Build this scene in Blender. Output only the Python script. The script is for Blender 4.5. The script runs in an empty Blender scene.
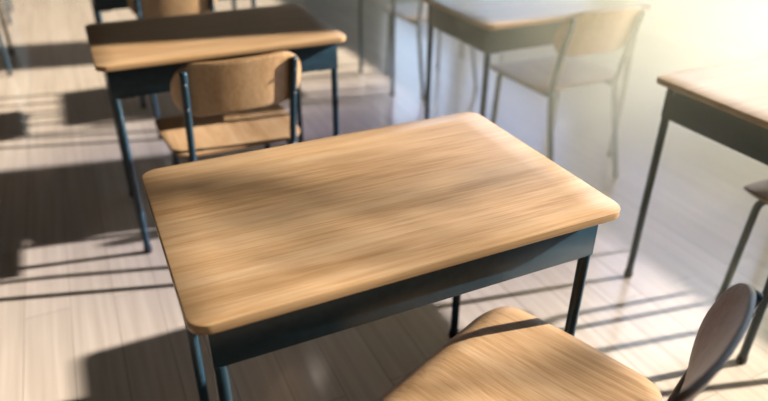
import bpy, bmesh, math, random
from mathutils import Vector, Matrix
random.seed(7)
scene = bpy.context.scene
COL = scene.collection

# ------------------------------------------------------------------ camera
F_PX, YAW, PITCH, ROLL = 644.7, -0.4416, 0.5218, 0.0058
CAM = Vector((-0.0521, -0.8004, 1.4099))
fwd = Vector((-math.sin(YAW) * math.cos(PITCH), math.cos(YAW) * math.cos(PITCH), -math.sin(PITCH)))
rgt = Vector((math.cos(YAW), math.sin(YAW), 0))
upv = rgt.cross(fwd)
r2 = math.cos(ROLL) * rgt + math.sin(ROLL) * upv
u2 = -math.sin(ROLL) * rgt + math.cos(ROLL) * upv
cd = bpy.data.cameras.new('camera')
cam = bpy.data.objects.new('camera', cd)
COL.objects.link(cam)
M = Matrix((r2, u2, -fwd)).transposed().to_4x4()
M.translation = CAM
cam.matrix_world = M
cd.sensor_fit = 'HORIZONTAL'
cd.sensor_width = 36.0
cd.lens = F_PX / 768 * 36.0
cd.clip_start = 0.02
cd.dof.use_dof = True
cd.dof.focus_distance = 1.28
cd.dof.aperture_fstop = 1.6
scene.camera = cam

# ------------------------------------------------------------------ world, sun, exposure
SUN_DIR = Vector((-1.81, 0.345, -0.75)).normalized()
w = bpy.data.worlds.new('daylight')
scene.world = w
w.use_nodes = True
wn = w.node_tree.nodes
wl = w.node_tree.links
wn.clear()
wo = wn.new('ShaderNodeOutputWorld')
wb = wn.new('ShaderNodeBackground')
wb.inputs['Color'].default_value = (0.60, 0.78, 1.0, 1)
wb.inputs['Strength'].default_value = 2.8
wl.new(wb.outputs[0], wo.inputs[0])
sd = bpy.data.lights.new('sun', 'SUN')
sd.energy = 25
sd.color = (1.0, 0.935, 0.84)
sd.angle = math.radians(0.9)
sun = bpy.data.objects.new('sun', sd)
COL.objects.link(sun)
sun.location = (8, -1.2, 4)
sun.rotation_euler = SUN_DIR.to_track_quat('-Z', 'Y').to_euler()
vs = scene.view_settings
scene.display_settings.display_device = 'sRGB'
vs.view_transform = 'Standard'
vs.look = 'None'
vs.exposure = 0.0
vs.gamma = 1.0
vs.use_curve_mapping = False
scene.cycles.use_denoising = True
scene.cycles.max_bounces = 10
scene.cycles.diffuse_bounces = 5
scene.cycles.transparent_max_bounces = 12
scene.cycles.volume_bounces = 6
scene.cycles.sample_clamp_indirect = 6.0
scene.cycles.caustics_reflective = False
scene.cycles.caustics_refractive = False

# ------------------------------------------------------------------ materials
def new_mat(name):
    m = bpy.data.materials.new(name)
    m.use_nodes = True
    nt = m.node_tree
    nt.nodes.clear()
    out = nt.nodes.new('ShaderNodeOutputMaterial')
    return m, nt, out

def principled(nt, out, rough=0.5, spec=0.5, metal=0.0, coat=0.0, coat_rough=0.2):
    b = nt.nodes.new('ShaderNodeBsdfPrincipled')
    b.inputs['Roughness'].default_value = rough
    b.inputs['Specular IOR Level'].default_value = spec
    b.inputs['Metallic'].default_value = metal
    b.inputs['Coat Weight'].default_value = coat
    b.inputs['Coat Roughness'].default_value = coat_rough
    nt.links.new(b.outputs[0], out.inputs['Surface'])
    return b

def ramp(nt, stops):
    r = nt.nodes.new('ShaderNodeValToRGB')
    els = r.color_ramp.elements
    els[0].position, els[0].color = stops[0][0], (*stops[0][1], 1)
    els[1].position, els[1].color = stops[1][0], (*stops[1][1], 1)
    for p, c in stops[2:]:
        e = els.new(p)
        e.color = (*c, 1)
    return r

def wood(name, axis, dark, mid, light, rough=0.38, coat=0.5, coat_rough=0.24, fine=1.0):
    """Oak veneer: broad figure, fine pores and long flecks stretched along one object axis."""
    m, nt, out = new_mat(name)
    b = principled(nt, out, rough, 0.45, 0, coat, coat_rough)
    tc = nt.nodes.new('ShaderNodeTexCoord')
    oi = nt.nodes.new('ShaderNodeObjectInfo')
    add = nt.nodes.new('ShaderNodeVectorMath')
    add.operation = 'ADD'
    mul = nt.nodes.new('ShaderNodeVectorMath')
    mul.operation = 'SCALE'
    mul.inputs['Scale'].default_value = 7.0
    comb = nt.nodes.new('ShaderNodeCombineXYZ')
    for i in range(3):
        nt.links.new(oi.outputs['Random'], comb.inputs[i])
    nt.links.new(comb.outputs[0], mul.inputs[0])
    nt.links.new(tc.outputs['Object'], add.inputs[0])
    nt.links.new(mul.outputs[0], add.inputs[1])
    def stretched(al, ac, detail, rough_):
        mp = nt.nodes.new('ShaderNodeMapping')
        s = [ac, ac, ac]
        s[axis] = al
        mp.inputs['Scale'].default_value = s
        nt.links.new(add.outputs[0], mp.inputs['Vector'])
        n = nt.nodes.new('ShaderNodeTexNoise')
        n.inputs['Scale'].default_value = 1.0
        n.inputs['Detail'].default_value = detail
        n.inputs['Roughness'].default_value = rough_
        nt.links.new(mp.outputs[0], n.inputs['Vector'])
        return n
    n1 = stretched(1.6, 16.0, 5, 0.6)
    n2 = stretched(6.0, 190.0 * fine, 3, 0.7)
    n3 = stretched(2.6, 95.0 * fine, 4, 0.65)
    m1 = nt.nodes.new('ShaderNodeMix')
    m1.inputs['Factor'].default_value = 0.42
    nt.links.new(n1.outputs['Fac'], m1.inputs['A'])
    nt.links.new(n3.outputs['Fac'], m1.inputs['B'])
    m2 = nt.nodes.new('ShaderNodeMix')
    m2.inputs['Factor'].default_value = 0.38
    nt.links.new(m1.outputs['Result'], m2.inputs['A'])
    nt.links.new(n2.outputs['Fac'], m2.inputs['B'])
    cr = ramp(nt, [(0.34, dark), (0.64, light), (0.49, mid)])
    nt.links.new(m2.outputs['Result'], cr.inputs['Fac'])
    nt.links.new(cr.outputs['Color'], b.inputs['Base Color'])
    bp = nt.nodes.new('ShaderNodeBump')
    bp.inputs['Strength'].default_value = 0.08
    bp.inputs['Distance'].default_value = 0.001
    nt.links.new(n2.outputs['Fac'], bp.inputs['Height'])
    nt.links.new(bp.outputs[0], b.inputs['Normal'])
    return m

def plywood_edge(name, axis):
    m, nt, out = new_mat(name)
    b = principled(nt, out, 0.35, 0.5, 0, 0.4, 0.2)
    tc = nt.nodes.new('ShaderNodeTexCoord')
    wv = nt.nodes.new('ShaderNodeTexWave')
    wv.bands_direction = 'XYZ'[axis]
    wv.inputs['Scale'].default_value = 130
    wv.inputs['Distortion'].default_value = 1.0
    nt.links.new(tc.outputs['Object'], wv.inputs['Vector'])
    cr = ramp(nt, [(0.2, (0.12, 0.065, 0.03)), (0.8, (0.26, 0.15, 0.07))])
    nt.links.new(wv.outputs['Fac'], cr.inputs['Fac'])
    nt.links.new(cr.outputs['Color'], b.inputs['Base Color'])
    return m

def painted(name, color, rough=0.4, spec=0.5, var=0.06, scale=30, coat=0.0):
    m, nt, out = new_mat(name)
    b = principled(nt, out, rough, spec, 0, coat, 0.15)
    tc = nt.nodes.new('ShaderNodeTexCoord')
    n = nt.nodes.new('ShaderNodeTexNoise')
    n.inputs['Scale'].default_value = scale
    n.inputs['Detail'].default_value = 3
    nt.links.new(tc.outputs['Object'], n.inputs['Vector'])
    lo = tuple(c * (1 - var) for c in color)
    hi = tuple(min(1, c * (1 + var)) for c in color)
    cr = ramp(nt, [(0.3, lo), (0.7, hi)])
    nt.links.new(n.outputs['Fac'], cr.inputs['Fac'])
    nt.links.new(cr.outputs['Color'], b.inputs['Base Color'])
    return m

def floor_material():
    m, nt, out = new_mat('laminate_floor')
    b = principled(nt, out, 0.25, 0.5, 0, 1.0, 0.16)
    b.inputs['Coat IOR'].default_value = 1.8
    tc = nt.nodes.new('ShaderNodeTexCoord')
    mp = nt.nodes.new('ShaderNodeMapping')
    mp.inputs['Rotation'].default_value = (0, 0, math.pi / 2)
    nt.links.new(tc.outputs['Object'], mp.inputs['Vector'])
    br = nt.nodes.new('ShaderNodeTexBrick')
    br.offset = 0.37
    br.inputs['Scale'].default_value = 1.0
    br.inputs['Brick Width'].default_value = 1.2
    br.inputs['Row Height'].default_value = 0.14
    br.inputs['Mortar Size'].default_value = 0.0012
    br.inputs['Color1'].default_value = (0.57, 0.475, 0.375, 1)
    br.inputs['Color2'].default_value = (0.51, 0.42, 0.325, 1)
    br.inputs['Mortar'].default_value = (0.25, 0.2, 0.16, 1)
    nt.links.new(mp.outputs[0], br.inputs['Vector'])
    mp2 = nt.nodes.new('ShaderNodeMapping')
    mp2.inputs['Scale'].default_value = (45, 1.6, 1)
    nt.links.new(tc.outputs['Object'], mp2.inputs['Vector'])
    n = nt.nodes.new('ShaderNodeTexNoise')
    n.inputs['Scale'].default_value = 1.0
    n.inputs['Detail'].default_value = 5
    nt.links.new(mp2.outputs[0], n.inputs['Vector'])
    cr = ramp(nt, [(0.3, (0.80, 0.79, 0.78)), (0.7, (1, 1, 1))])
    nt.links.new(n.outputs['Fac'], cr.inputs['Fac'])
    mx = nt.nodes.new('ShaderNodeMix')
    mx.data_type = 'RGBA'
    mx.blend_type = 'MULTIPLY'
    mx.inputs['Factor'].default_value = 1.0
    nt.links.new(br.outputs['Color'], mx.inputs['A'])
    nt.links.new(cr.outputs['Color'], mx.inputs['B'])
    nt.links.new(mx.outputs['Result'], b.inputs['Base Color'])
    return m

def glass_material():
    m, nt, out = new_mat('window_glass')
    tr = nt.nodes.new('ShaderNodeBsdfTransparent')
    gl = nt.nodes.new('ShaderNodeBsdfGlossy')
    gl.inputs['Roughness'].default_value = 0.02
    mx = nt.nodes.new('ShaderNodeMixShader')
    mx.inputs[0].default_value = 0.05
    nt.links.new(tr.outputs[0], mx.inputs[1])
    nt.links.new(gl.outputs[0], mx.inputs[2])
    nt.links.new(mx.outputs[0], out.inputs['Surface'])
    return m

OAK_D, OAK_M, OAK_L = (0.20, 0.103, 0.037), (0.33, 0.20, 0.098), (0.42, 0.285, 0.165)
MAT = {
    'top': wood('oak_desktop', 0, OAK_D, OAK_M, OAK_L),
    'top_edge': wood('oak_edge_band', 0, (0.20, 0.11, 0.042), (0.27, 0.16, 0.072), (0.33, 0.21, 0.105), 0.4, 0.2, 0.25),
    'seat': wood('oak_seat_veneer', 1, OAK_D, OAK_M, OAK_L, 0.4, 0.2, 0.3),
    'back': wood('oak_back_veneer', 2, OAK_D, OAK_M, OAK_L, 0.4, 0.2, 0.3),
    'ply_z': plywood_edge('plywood_edge_seat', 2),
    'ply_y': plywood_edge('plywood_edge_back', 1),
    'steel': painted('navy_steel', (0.011, 0.028, 0.041), 0.30, 0.26, 0.15, 60, 0.0),
    'rubber': painted('black_rubber', (0.012, 0.012, 0.013), 0.7),
    'rivet': painted('polished_rivet', (0.6, 0.6, 0.62), 0.22, 1.0, 0.05, 60, 1.0),
    'dark_rivet': painted('dark_rivet', (0.05, 0.06, 0.07), 0.35, 0.5),
    'floor': floor_material(),
    'wall': painted('wall_paint', (0.06, 0.045, 0.03), 0.7, 0.3, 0.02, 6),
    'ceiling': painted('ceiling_paint', (0.06, 0.05, 0.04), 0.8, 0.3, 0.02, 6),
    'frame': painted('white_window_frame', (0.78, 0.78, 0.77), 0.4),
    'paving': painted('pale_paving', (0.62, 0.60, 0.55), 0.8, 0.3, 0.06, 3),
    'glass': glass_material(),
    'leaf': painted('tree_leaf', (0.06, 0.11, 0.03), 0.5, 0.4, 0.3, 4),
    'bark': painted('tree_bark', (0.10, 0.075, 0.05), 0.8, 0.3, 0.3, 20),
}

# ------------------------------------------------------------------ mesh helpers
def link(name, bm, mats, parent=None, smooth=True, loc=None):
    me = bpy.data.meshes.new(name)
    bmesh.ops.recalc_face_normals(bm, faces=bm.faces[:])
    bm.to_mesh(me)
    bm.free()
    for m in (mats if isinstance(mats, (list, tuple)) else [mats]):
        me.materials.append(m)
    if smooth:
        for p in me.polygons:
            p.use_smooth = True
        try:
            me.set_sharp_from_angle(angle=math.radians(38))
        except Exception:
            pass
    o = bpy.data.objects.new(name, me)
    COL.objects.link(o)
    if parent is not None:
        o.parent = parent
    if loc is not None:
        o.location = loc
    return o

def add_box(bm, x0, x1, y0, y1, z0, z1, bevel=0.0):
    vs_ = [bm.verts.new((x, y, z)) for z in (z0, z1) for y in (y0, y1) for x in (x0, x1)]
    fs = [bm.faces.new([vs_[i] for i in q]) for q in
          ((0, 2, 3, 1), (4, 5, 7, 6), (0, 1, 5, 4), (2, 6, 7, 3), (0, 4, 6, 2), (1, 3, 7, 5))]
    if bevel:
        es = list({e for f in fs for e in f.edges})
        bmesh.ops.bevel(bm, geom=es, offset=bevel, segments=2, affect='EDGES', profile=0.5)

def fillet(path, rad, n=7):
    """Round the corners of a polyline with arcs."""
    out = [Vector(path[0])]
    for i in range(1, len(path) - 1):
        a, b, c = Vector(path[i - 1]), Vector(path[i]), Vector(path[i + 1])
        d1, d2 = (a - b), (c - b)
        l = min(rad, d1.length * 0.45, d2.length * 0.45)
        p, q = b + d1.normalized() * l, b + d2.normalized() * l
        for k in range(n + 1):
            t = k / n
            out.append((1 - t) ** 2 * p + 2 * t * (1 - t) * b + t ** 2 * q)
    out.append(Vector(path[-1]))
    return out

def add_tube(bm, path, r, seg=14, round_end=False, radii=None):
    pts = [Vector(p) for p in path]
    ref = None
    rings = []
    n = len(pts)
    for i, p in enumerate(pts):
        t = (pts[min(i + 1, n - 1)] - pts[max(i - 1, 0)]).normalized()
        if ref is None:
            ref = Vector((0, 1, 0)) if abs(t.z) > 0.7 else Vector((0, 0, 1))
        a = (ref - t * ref.dot(t)).normalized()
        b = t.cross(a)
        ref = a
        rr = radii[i] if radii else r
        rings.append([bm.verts.new(p + (a * math.cos(2 * math.pi * k / seg) + b * math.sin(2 * math.pi * k / seg)) * rr)
                      for k in range(seg)])
    def bridge(A, B):
        for k in range(seg):
            bm.faces.new((A[k], A[(k + 1) % seg], B[(k + 1) % seg], B[k]))
    for i in range(n - 1):
        bridge(rings[i], rings[i + 1])
    def cap(ring, centre, t):
        last = ring
        rr = (ring[0].co - centre).length
        if round_end:
            for ang in (30, 60):
                c, s = math.cos(math.radians(ang)), math.sin(math.radians(ang))
                nr = [bm.verts.new(centre + (v.co - centre) * c + t * rr * s * 0.6) for v in ring]
                bridge(last, nr)
                last = nr
        bm.faces.new(last)
    cap(rings[0], pts[0], (pts[0] - pts[1]).normalized())
    cap(rings[-1], pts[-1], (pts[-1] - pts[-2]).normalized())

def rounded_outline(hw, hd, radii, seg=9):
    """Counter-clockwise rounded rectangle; radii = (front-right, front-left, rear-left, rear-right)."""
    pts = []
    corners = [(hw, hd, 0), (-hw, hd, 90), (-hw, -hd, 180), (hw, -hd, 270)]
    for (x, y, a0), r in zip(corners, radii):
        cx, cy = x - math.copysign(r, x), y - math.copysign(r, y)
        for k in range(seg + 1):
            a = math.radians(a0 + 90 * k / seg)
            pts.append((cx + r * math.cos(a), cy + r * math.sin(a)))
    out = []                                  # subdivide the long straight sides
    for i, p in enumerate(pts):
        q = pts[(i + 1) % len(pts)]
        d = math.hypot(q[0] - p[0], q[1] - p[1])
        k = max(1, int(d / 0.035))
        for j in range(k):
            out.append((p[0] + (q[0] - p[0]) * j / k, p[1] + (q[1] - p[1]) * j / k))
    return out

def add_panel(bm, outline, thick, place, rings=8, edge=0.003, face_mat=0, rim_mat=1):
    """A moulded board: outline in (a, b), place(a, b, t) puts it in space, t through the thickness."""
    n = len(outline)
    def loop(scale, inset, t):
        res = []
        for (a, b) in outline:
            l = math.hypot(a, b) or 1
            s = scale * (1 - inset / l)
            res.append(bm.verts.new(place(a * s, b * s, t)))
        return res
    def bridge(A, B, mi):
        for k in range(n):
            f = bm.faces.new((A[k], A[(k + 1) % n], B[(k + 1) % n], B[k]))
            f.material_index = mi
    for t, inner in ((thick / 2, True), (-thick / 2, True)):
        prev = loop(1, edge, t)
        first = prev
        for i in range(1, rings):
            cur = loop(1 - i / rings, edge, t)
            bridge(prev, cur, face_mat)
            prev = cur
        c = bm.verts.new(place(0, 0, t))
        for k in range(n):
            f = bm.faces.new((prev[k], prev[(k + 1) % n], c))
            f.material_index = face_mat
        if t > 0:
            top = first
        else:
            bot = first
    prof = [(edge * 0.3, thick / 2 - edge * 0.3), (0, thick / 2 - edge), (0, -thick / 2 + edge), (edge * 0.3, -thick / 2 + edge * 0.3)]
    prev = top
    for ins, t in prof:
        cur = loop(1, ins, t)
        bridge(prev, cur, rim_mat)
        prev = cur
    bridge(prev, bot, rim_mat)

def thing(name, label, cat, loc=(0, 0, 0), rz=0.0, group=None):
    o = bpy.data.objects.new(name, None)
    o.empty_display_size = 0.2
    COL.objects.link(o)
    o.location = loc
    o.rotation_euler = (0, 0, rz)
    o['label'] = label
    o['category'] = cat
    if group:
        o['group'] = group
    return o

def children(o):
    return [c for c in bpy.data.objects if c.parent == o]

def dup(root, loc, rz, label, group):
    r = root.copy()
    COL.objects.link(r)
    r.location = loc
    r.rotation_euler = (0, 0, rz)
    r['label'] = label
    r['group'] = group
    for ch in children(root):
        c = ch.copy()
        COL.objects.link(c)
        c.parent = r
        for g in children(ch):
            d = g.copy()
            COL.objects.link(d)
            d.parent = c
    return r

def structure(o):
    o['kind'] = 'structure'
    return o

# ------------------------------------------------------------------ room shell
XW, XL, YN, YF, ZC = 4.11, -5.2, -3.2, 8.4, 3.5     # right wall, left wall, near, far, ceiling
SILL, HEAD, WT = 1.0, 3.35, 0.22
PIERS = [(-3.2, -3.0), (-1.52, -0.94), (0.87, 1.47), (3.17, 3.72), (5.95, 6.05), (8.2, 8.4)]

bm = bmesh.new()
add_box(bm, XL - 0.2, XW + WT, YN - 0.2, YF + 0.2, -0.12, 0.0)
structure(link('floor', bm, MAT['floor'], smooth=False))
bm = bmesh.new()
add_box(bm, XL - 0.2, XW + WT, YN - 0.2, YF + 0.2, ZC, ZC + 0.15)
structure(link('ceiling', bm, MAT['ceiling'], smooth=False))
bm = bmesh.new()
add_box(bm, XL - 0.2, XL, YN - 0.2, YF + 0.2, 0, ZC)
structure(link('wall_left', bm, MAT['wall'], smooth=False))
bm = bmesh.new()
add_box(bm, XL, XW + WT, YN - 0.2, YN, 0, ZC)
structure(link('wall_near', bm, MAT['wall'], smooth=False))
bm = bmesh.new()
add_box(bm, XL, XW + WT, YF, YF + 0.2, 0, ZC)
structure(link('wall_far', bm, MAT['wall'], smooth=False))
bm = bmesh.new()
add_box(bm, XW, XW + WT, YN, YF, 0, SILL)
add_box(bm, XW, XW + WT, YN, YF, HEAD, ZC)
for a, b in PIERS:
    add_box(bm, XW, XW + WT, a, b, SILL, HEAD)
structure(link('wall_right', bm, MAT['wall'], smooth=False))
for i in range(len(PIERS) - 1):
    y0, y1 = PIERS[i][1], PIERS[i + 1][0]
    fx0, fx1 = XW + 0.10, XW + 0.16
    bm = bmesh.new()
    fw = 0.045
    add_box(bm, fx0, fx1, y0, y0 + fw, SILL, HEAD, 0.004)
    add_box(bm, fx0, fx1, y1 - fw, y1, SILL, HEAD, 0.004)
    add_box(bm, fx0, fx1, y0 + fw, y1 - fw, SILL, SILL + fw, 0.004)
    add_box(bm, fx0, fx1, y0 + fw, y1 - fw, HEAD - fw, HEAD, 0.004)
    wdw = structure(link('window_%d' % (i + 1), bm, MAT['frame'], smooth=False))
    bm = bmesh.new()
    add_box(bm, fx0 + 0.025, fx0 + 0.031, y0 + fw, y1 - fw, SILL + fw, HEAD - fw)
    link('glass_pane', bm, MAT['glass'], wdw, smooth=False)
    pd = bpy.data.lights.new('daylight_portal', 'AREA')
    pd.shape = 'RECTANGLE'
    pd.size, pd.size_y = HEAD - SILL, y1 - y0
    pd.cycles.is_portal = True
    po = bpy.data.objects.new('daylight_portal', pd)
    COL.objects.link(po)
    po.location = (XW + WT + 0.02, (y0 + y1) / 2, (SILL + HEAD) / 2)
    po.rotation_euler = (0, math.radians(90), 0)
bm = bmesh.new()
add_box(bm, XL, XL + 0.015, YN, YF, 0, 0.09, 0.003)
structure(link('baseboard_left', bm, MAT['frame'], smooth=False))
bm = bmesh.new()
add_box(bm, XW - 0.015, XW, YN, YF, 0, 0.09, 0.003)
structure(link('baseboard_right', bm, MAT['frame'], smooth=False))
bm = bmesh.new()
add_box(bm, XW + WT, XW + 30, YN - 20, YF + 25, -0.3, -0.1)
structure(link('terrace', bm, MAT['paving'], smooth=False))

# ------------------------------------------------------------------ desk
W, D, H, TT = 0.871, 0.582, 0.75, 0.019
LX, LY, LR = 0.043, 0.050, 0.0125

def make_desk(label, loc, group):
    t = thing('school_desk', label, 'desk', loc, 0, group)
    bm = bmesh.new()
    zc = H - TT / 2
    cx, cy = W / 2, D / 2
    add_panel(bm, rounded_outline(cx, cy, (0.036,) * 4, 10), TT,
              lambda a, b, k: Vector((cx + a, cy + b, zc + k)), rings=6, edge=0.0035)
    link('desktop', bm, [MAT['top'], MAT['top_edge']], t)
    z1, z0 = H - TT, H - TT - 0.108
    hw = 0.011
    for (xa, xb, ya, yb, side) in ((LX, W - LX, LY - hw, LY + hw, 'x'), (LX, W - LX, D - LY - hw, D - LY + hw, 'x'),
                                   (LX - hw, LX + hw, LY + hw, D - LY - hw, 'y'), (W - LX - hw, W - LX + hw, LY + hw, D - LY - hw, 'y')):
        bm = bmesh.new()
        if side == 'x':
            xa, xb = xa - 0.012, xb + 0.012
        add_box(bm, xa, xb, ya, yb, z0, z1, 0.002)
        link('apron', bm, MAT['steel'], t)
    for lx in (LX, W - LX):
        for ly in (LY, D - LY):
            bm = bmesh.new()
            add_tube(bm, [(lx, ly, 0.02), (lx, ly, z0 + 0.002)], LR, 18)
            leg = link('leg', bm, MAT['steel'], t)
            bm = bmesh.new()
            add_tube(bm, [(lx, ly, 0.0), (lx, ly, 0.004), (lx, ly, 0.026)], 0.015, 16, radii=[0.0135, 0.0155, 0.0145])
            link('foot_cap', bm, MAT['rubber'], leg)
    # gusset plates where the apron meets the near legs
    for sx, lx in ((1, LX), (-1, W - LX)):
        bm = bmesh.new()
        xs = sorted((lx + sx * 0.010, lx + sx * 0.062))
        add_box(bm, xs[0], xs[1], LY + hw, LY + hw + 0.045, z0 - 0.010, z0 + 0.004, 0.001)
        link('corner_bracket', bm, MAT['steel'], t)
    return t

# ------------------------------------------------------------------ chair (faces +y, origin on the floor under the seat centre)
SW, SD, SZ, ST = 0.242, 0.215, 0.452, 0.012
TUBE = 0.012
CURL = 0.045
BZ0, BZ1, BW = 0.60, 0.79, 0.222

def seat_place(a, b, k):
    dish = -0.012 * math.exp(-((a / 0.15) ** 2 + ((b + 0.04) / 0.14) ** 2))
    roll = -0.030 * max(0, (b - 0.155) / 0.067) ** 2
    taper = 1.0 - 0.07 * max(0.0, -b / SD)
    return Vector((a * taper, b, SZ - ST / 2 + k + dish + roll))

def back_y(z):
    return -0.234 - (z - 0.45) * 0.265

def back_place(a, b, k):
    z = (BZ0 + BZ1) / 2 + b
    curl = CURL * (abs(a) / BW) ** 2.5
    slope = CURL * 2.5 * (abs(a) / BW) ** 1.5 / BW
    nx, ny = -math.copysign(slope, a), 1.0
    l = math.hypot(nx, ny)
    return Vector((a * 0.97 + nx / l * k, back_y(z) + curl + ny / l * k + 0.012, z + 0.265 * k * 0.9))

def make_chair(label, loc, rz, group):
    t = thing('school_chair', label, 'chair', loc, rz, group)
    bm = bmesh.new()
    add_panel(bm, rounded_outline(SW, SD, (0.085, 0.085, 0.06, 0.06), 9), ST, seat_place, rings=10, edge=0.0035)
    link('seat', bm, [MAT['seat'], MAT['ply_z']], t)
    bm = bmesh.new()
    add_panel(bm, rounded_outline(BW, (BZ1 - BZ0) / 2, (0.084,) * 4, 9), 0.011, back_place, rings=8, edge=0.003)
    back = link('backrest', bm, [MAT['back'], MAT['ply_y']], t)
    uz = SZ - ST - TUBE - 0.006
    tx = 0.178
    for s in (-1, 1):
        bm = bmesh.new()
        path = fillet([(s * 0.192, 0.165, 0.02), (s * 0.184, 0.150, uz), (s * 0.180, -0.10, uz), (s * tx, -0.205, uz)], 0.05)
        add_tube(bm, path, TUBE, 14)
        leg = link('front_leg', bm, MAT['steel'], t)
        bm = bmesh.new()
        add_tube(bm, [(s * 0.1925, 0.1655, 0.0), (s * 0.1925, 0.1655, 0.004), (s * 0.192, 0.165, 0.028)], 0.013, 14, radii=[0.012, 0.0138, 0.0128])
        link('foot_cap', bm, MAT['rubber'], leg)
        bm = bmesh.new()
        off = CURL * (tx / (BW * 0.97)) ** 2.5 + 0.012 - 0.0055 - TUBE - 0.003
        ztop = BZ1 - 0.028
        path = fillet([(s * 0.186, -0.325, 0.02), (s * tx, -0.222, uz), (s * tx, back_y(0.60) + off, 0.60), (s * tx, back_y(ztop) + off, ztop)], 0.07)
        add_tube(bm, path, TUBE, 14, round_end=True)
        leg = link('rear_leg', bm, MAT['steel'], t)
        bm = bmesh.new()
        add_tube(bm, [(s * 0.186, -0.326, 0.0), (s * 0.186, -0.326, 0.004), (s * 0.186, -0.323, 0.028)], 0.013, 14, radii=[0.012, 0.0138, 0.0128])
        link('foot_cap', bm, MAT['rubber'], leg)
        bm = bmesh.new()
        add_tube(bm, [(s * tx, -0.222 - TUBE + 0.004, uz + 0.012), (s * tx, -0.222 - TUBE - 0.004, uz + 0.012)], 0.0065, 12, round_end=True)
        link('bolt', bm, MAT['rivet'], leg)
        for z in (0.635, 0.725):
            bm = bmesh.new()
            y = back_y(z) + off
            add_tube(bm, [(s * tx, y - TUBE - 0.003, z), (s * tx, y + TUBE + 0.004, z)], 0.0055, 12, round_end=True)
            link('rivet', bm, MAT['dark_rivet'], back)
    for y in (0.10, -0.12):
        bm = bmesh.new()
        add_tube(bm, [(-0.182, y, uz), (0.182, y, uz)], 0.008, 12)
        link('crossbar', bm, MAT['steel'], t)
    return t

# ------------------------------------------------------------------ unseen tree added outside the windows, leaf clusters placed to streak the desktop
tree = thing('shadow_tree', 'unseen leafy tree added outside the windows to cast soft streaks on the desktop', 'tree', (6.5, -2.1, -0.1))
bm = bmesh.new()
trunk = [(0, 0, 0), (0.03, 0.02, 1.2), (-0.02, 0.05, 2.4), (0.02, 0.1, 3.3)]
add_tube(bm, trunk, 0.07, 10, radii=[0.09, 0.075, 0.055, 0.03])
HUBS = [(0.0, 1.20, 3.37, 0.11, 46), (0.0, 1.35, 3.50, 0.10, 30), (0.02, 1.345, 3.57, 0.09, 26), (0.0, 0.93, 3.52, 0.08, 8),
        (0.0, 0.55, 3.20, 0.20, 30), (0.1, 0.1, 3.9, 0.45, 110), (-0.2, -0.35, 3.4, 0.35, 70),
        (0.0, 0.946, 2.953, 0.07, 18)]
for hx, hy, hz_, hr, hn in HUBS:
    add_tube(bm, fillet([(0, 0.06, 2.7), (hx * 0.5, hy * 0.5, (hz_ + 2.9) / 2 + 0.05), (hx, hy, hz_)], 0.3), 0.01, 6)
link('trunk', bm, MAT['bark'], tree)
bm = bmesh.new()
rl = random.Random(11)
for hx, hy, hz_, hr, hn in HUBS:
    for k in range(hn):
        p = Vector((hx + rl.gauss(0, hr), hy + rl.gauss(0, hr * 0.5), hz_ + rl.gauss(0, hr * 0.8)))
        q = Matrix.Rotation(rl.uniform(0, 6.28), 4, 'Z') @ Matrix.Rotation(rl.uniform(-1.2, 1.2), 4, 'X')
        L, Wd = rl.uniform(0.05, 0.09), rl.uniform(0.018, 0.03)
        vv = [bm.verts.new(p + q @ Vector(c)) for c in ((0, 0, 0), (Wd, L * 0.5, 0.006), (0, L, -0.004), (-Wd, L * 0.5, 0.006))]
        bm.faces.new(vv)
link('foliage', bm, MAT['leaf'], tree, smooth=False)

GD, GC = 'oak school desks in rows', 'oak school chairs in rows'
proto_desk = make_desk('oak-topped school desk in sharp focus in the middle, nearest whole desk', (0, 0, 0), GD)
proto_chair = make_chair('oak chair turned askew at the near edge of the middle desk, cut by the frame', (0.566, -0.1035, 0), math.radians(22.5), GC)

DESKS = [
    (-0.037, 1.385, 'oak desk with shaded top directly behind the middle desk, upper left'),
    (0.0, 2.69, 'desk at the top edge behind the shaded one, only its dark apron and legs showing'),
    (1.529, 0.012, 'sunlit desk at the right edge washed by glare, its corner pointing left'),
    (1.385, 1.30, 'desk at the top right with a glare-washed chair pushed under its near edge'),
    (1.55, 2.52, 'far desk at the top centre, only thin legs showing in the grey floor strip'),
    (-1.36, 3.88, 'desk at the left edge just below the corner, only a thin leg in view'),
    (-1.40, 5.31, 'desk in the top left corner, only a thin leg in view'),
]
for x, y, lab in DESKS:
    dup(proto_desk, (x, y, 0), 0, lab, GD)
CHAIRS = [
    (0.372, 1.475, 1.5, 'oak chair with curved back towards us, between the middle desk and the shaded desk'),
    (0.385, 2.82, 2, 'oak chair at the top edge behind the shaded desk, only its backrest showing'),
    (1.95, 0.135, 0, 'chair under the right-hand desk, cut by the photo edge, its bent dark front leg showing'),
    (1.89, 1.49, 0, 'glare-washed oak chair at the top right desk, its seat seen from behind'),
    (1.92, 2.76, 0, 'far chair at the top centre, its sunlit seat cut by the top of the photo'),
]
for x, y, a, lab in CHAIRS:
    dup(proto_chair, (x, y, 0), math.radians(a), lab, GC)

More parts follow.
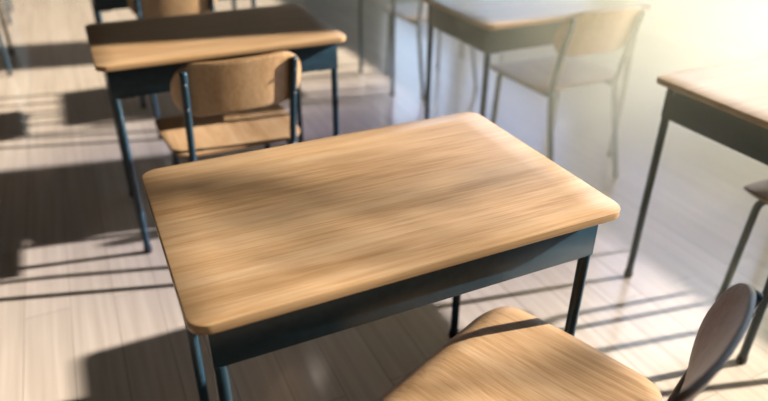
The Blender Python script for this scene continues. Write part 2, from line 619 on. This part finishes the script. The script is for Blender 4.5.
# ------------------------------------------------------------------ added scatter volume standing in for lens glare at upper right
m, nt, out = new_mat('glare_scatter')
vsn = nt.nodes.new('ShaderNodeVolumeScatter')
vsn.inputs['Color'].default_value = (1.0, 0.94, 0.62, 1)
vsn.inputs['Anisotropy'].default_value = 0.35
tc = nt.nodes.new('ShaderNodeTexCoord')
sx = nt.nodes.new('ShaderNodeSeparateXYZ')
nt.links.new(tc.outputs['Object'], sx.inputs[0])
mr = nt.nodes.new('ShaderNodeMapRange')
mr.interpolation_type = 'SMOOTHSTEP'
mr.inputs['From Min'].default_value = 0.9
mr.inputs['From Max'].default_value = 2.6
mr.inputs['To Min'].default_value = 0.0
mr.inputs['To Max'].default_value = 1.15
nt.links.new(sx.outputs['X'], mr.inputs['Value'])
mz = nt.nodes.new('ShaderNodeMapRange')
mz.interpolation_type = 'SMOOTHSTEP'
mz.inputs['From Min'].default_value = 0.7
mz.inputs['From Max'].default_value = 1.37
mz.inputs['To Min'].default_value = 1.0
mz.inputs['To Max'].default_value = 0.0
nt.links.new(sx.outputs['Z'], mz.inputs['Value'])
mm = nt.nodes.new('ShaderNodeMath')
mm.operation = 'MULTIPLY'
nt.links.new(mr.outputs['Result'], mm.inputs[0])
nt.links.new(mz.outputs['Result'], mm.inputs[1])
for a, b in ((-0.4, 1.5), (2.9, 1.7)):          # added veil thins along y to keep the sunlit floor clear
    my = nt.nodes.new('ShaderNodeMapRange')
    my.interpolation_type = 'SMOOTHSTEP'
    my.inputs['From Min'].default_value = min(a, b)
    my.inputs['From Max'].default_value = max(a, b)
    my.inputs['To Min'].default_value = 0.0 if a < b else 1.0
    my.inputs['To Max'].default_value = 1.0 if a < b else 0.0
    nt.links.new(sx.outputs['Y'], my.inputs['Value'])
    mq = nt.nodes.new('ShaderNodeMath')
    mq.operation = 'MULTIPLY'
    nt.links.new(mm.outputs[0], mq.inputs[0])
    nt.links.new(my.outputs['Result'], mq.inputs[1])
    mm = mq
nt.links.new(mm.outputs[0], vsn.inputs['Density'])
nt.links.new(vsn.outputs[0], out.inputs['Volume'])
bm = bmesh.new()
add_box(bm, 0.9, XW - 0.005, -0.4, 2.9, 0.003, 1.38)
hz = link('glare_veil', bm, m, smooth=False)
hz['kind'] = 'stuff'
hz['label'] = 'added scatter volume standing in for lens glare towards the upper right corner'
hz['category'] = 'glare_veil'
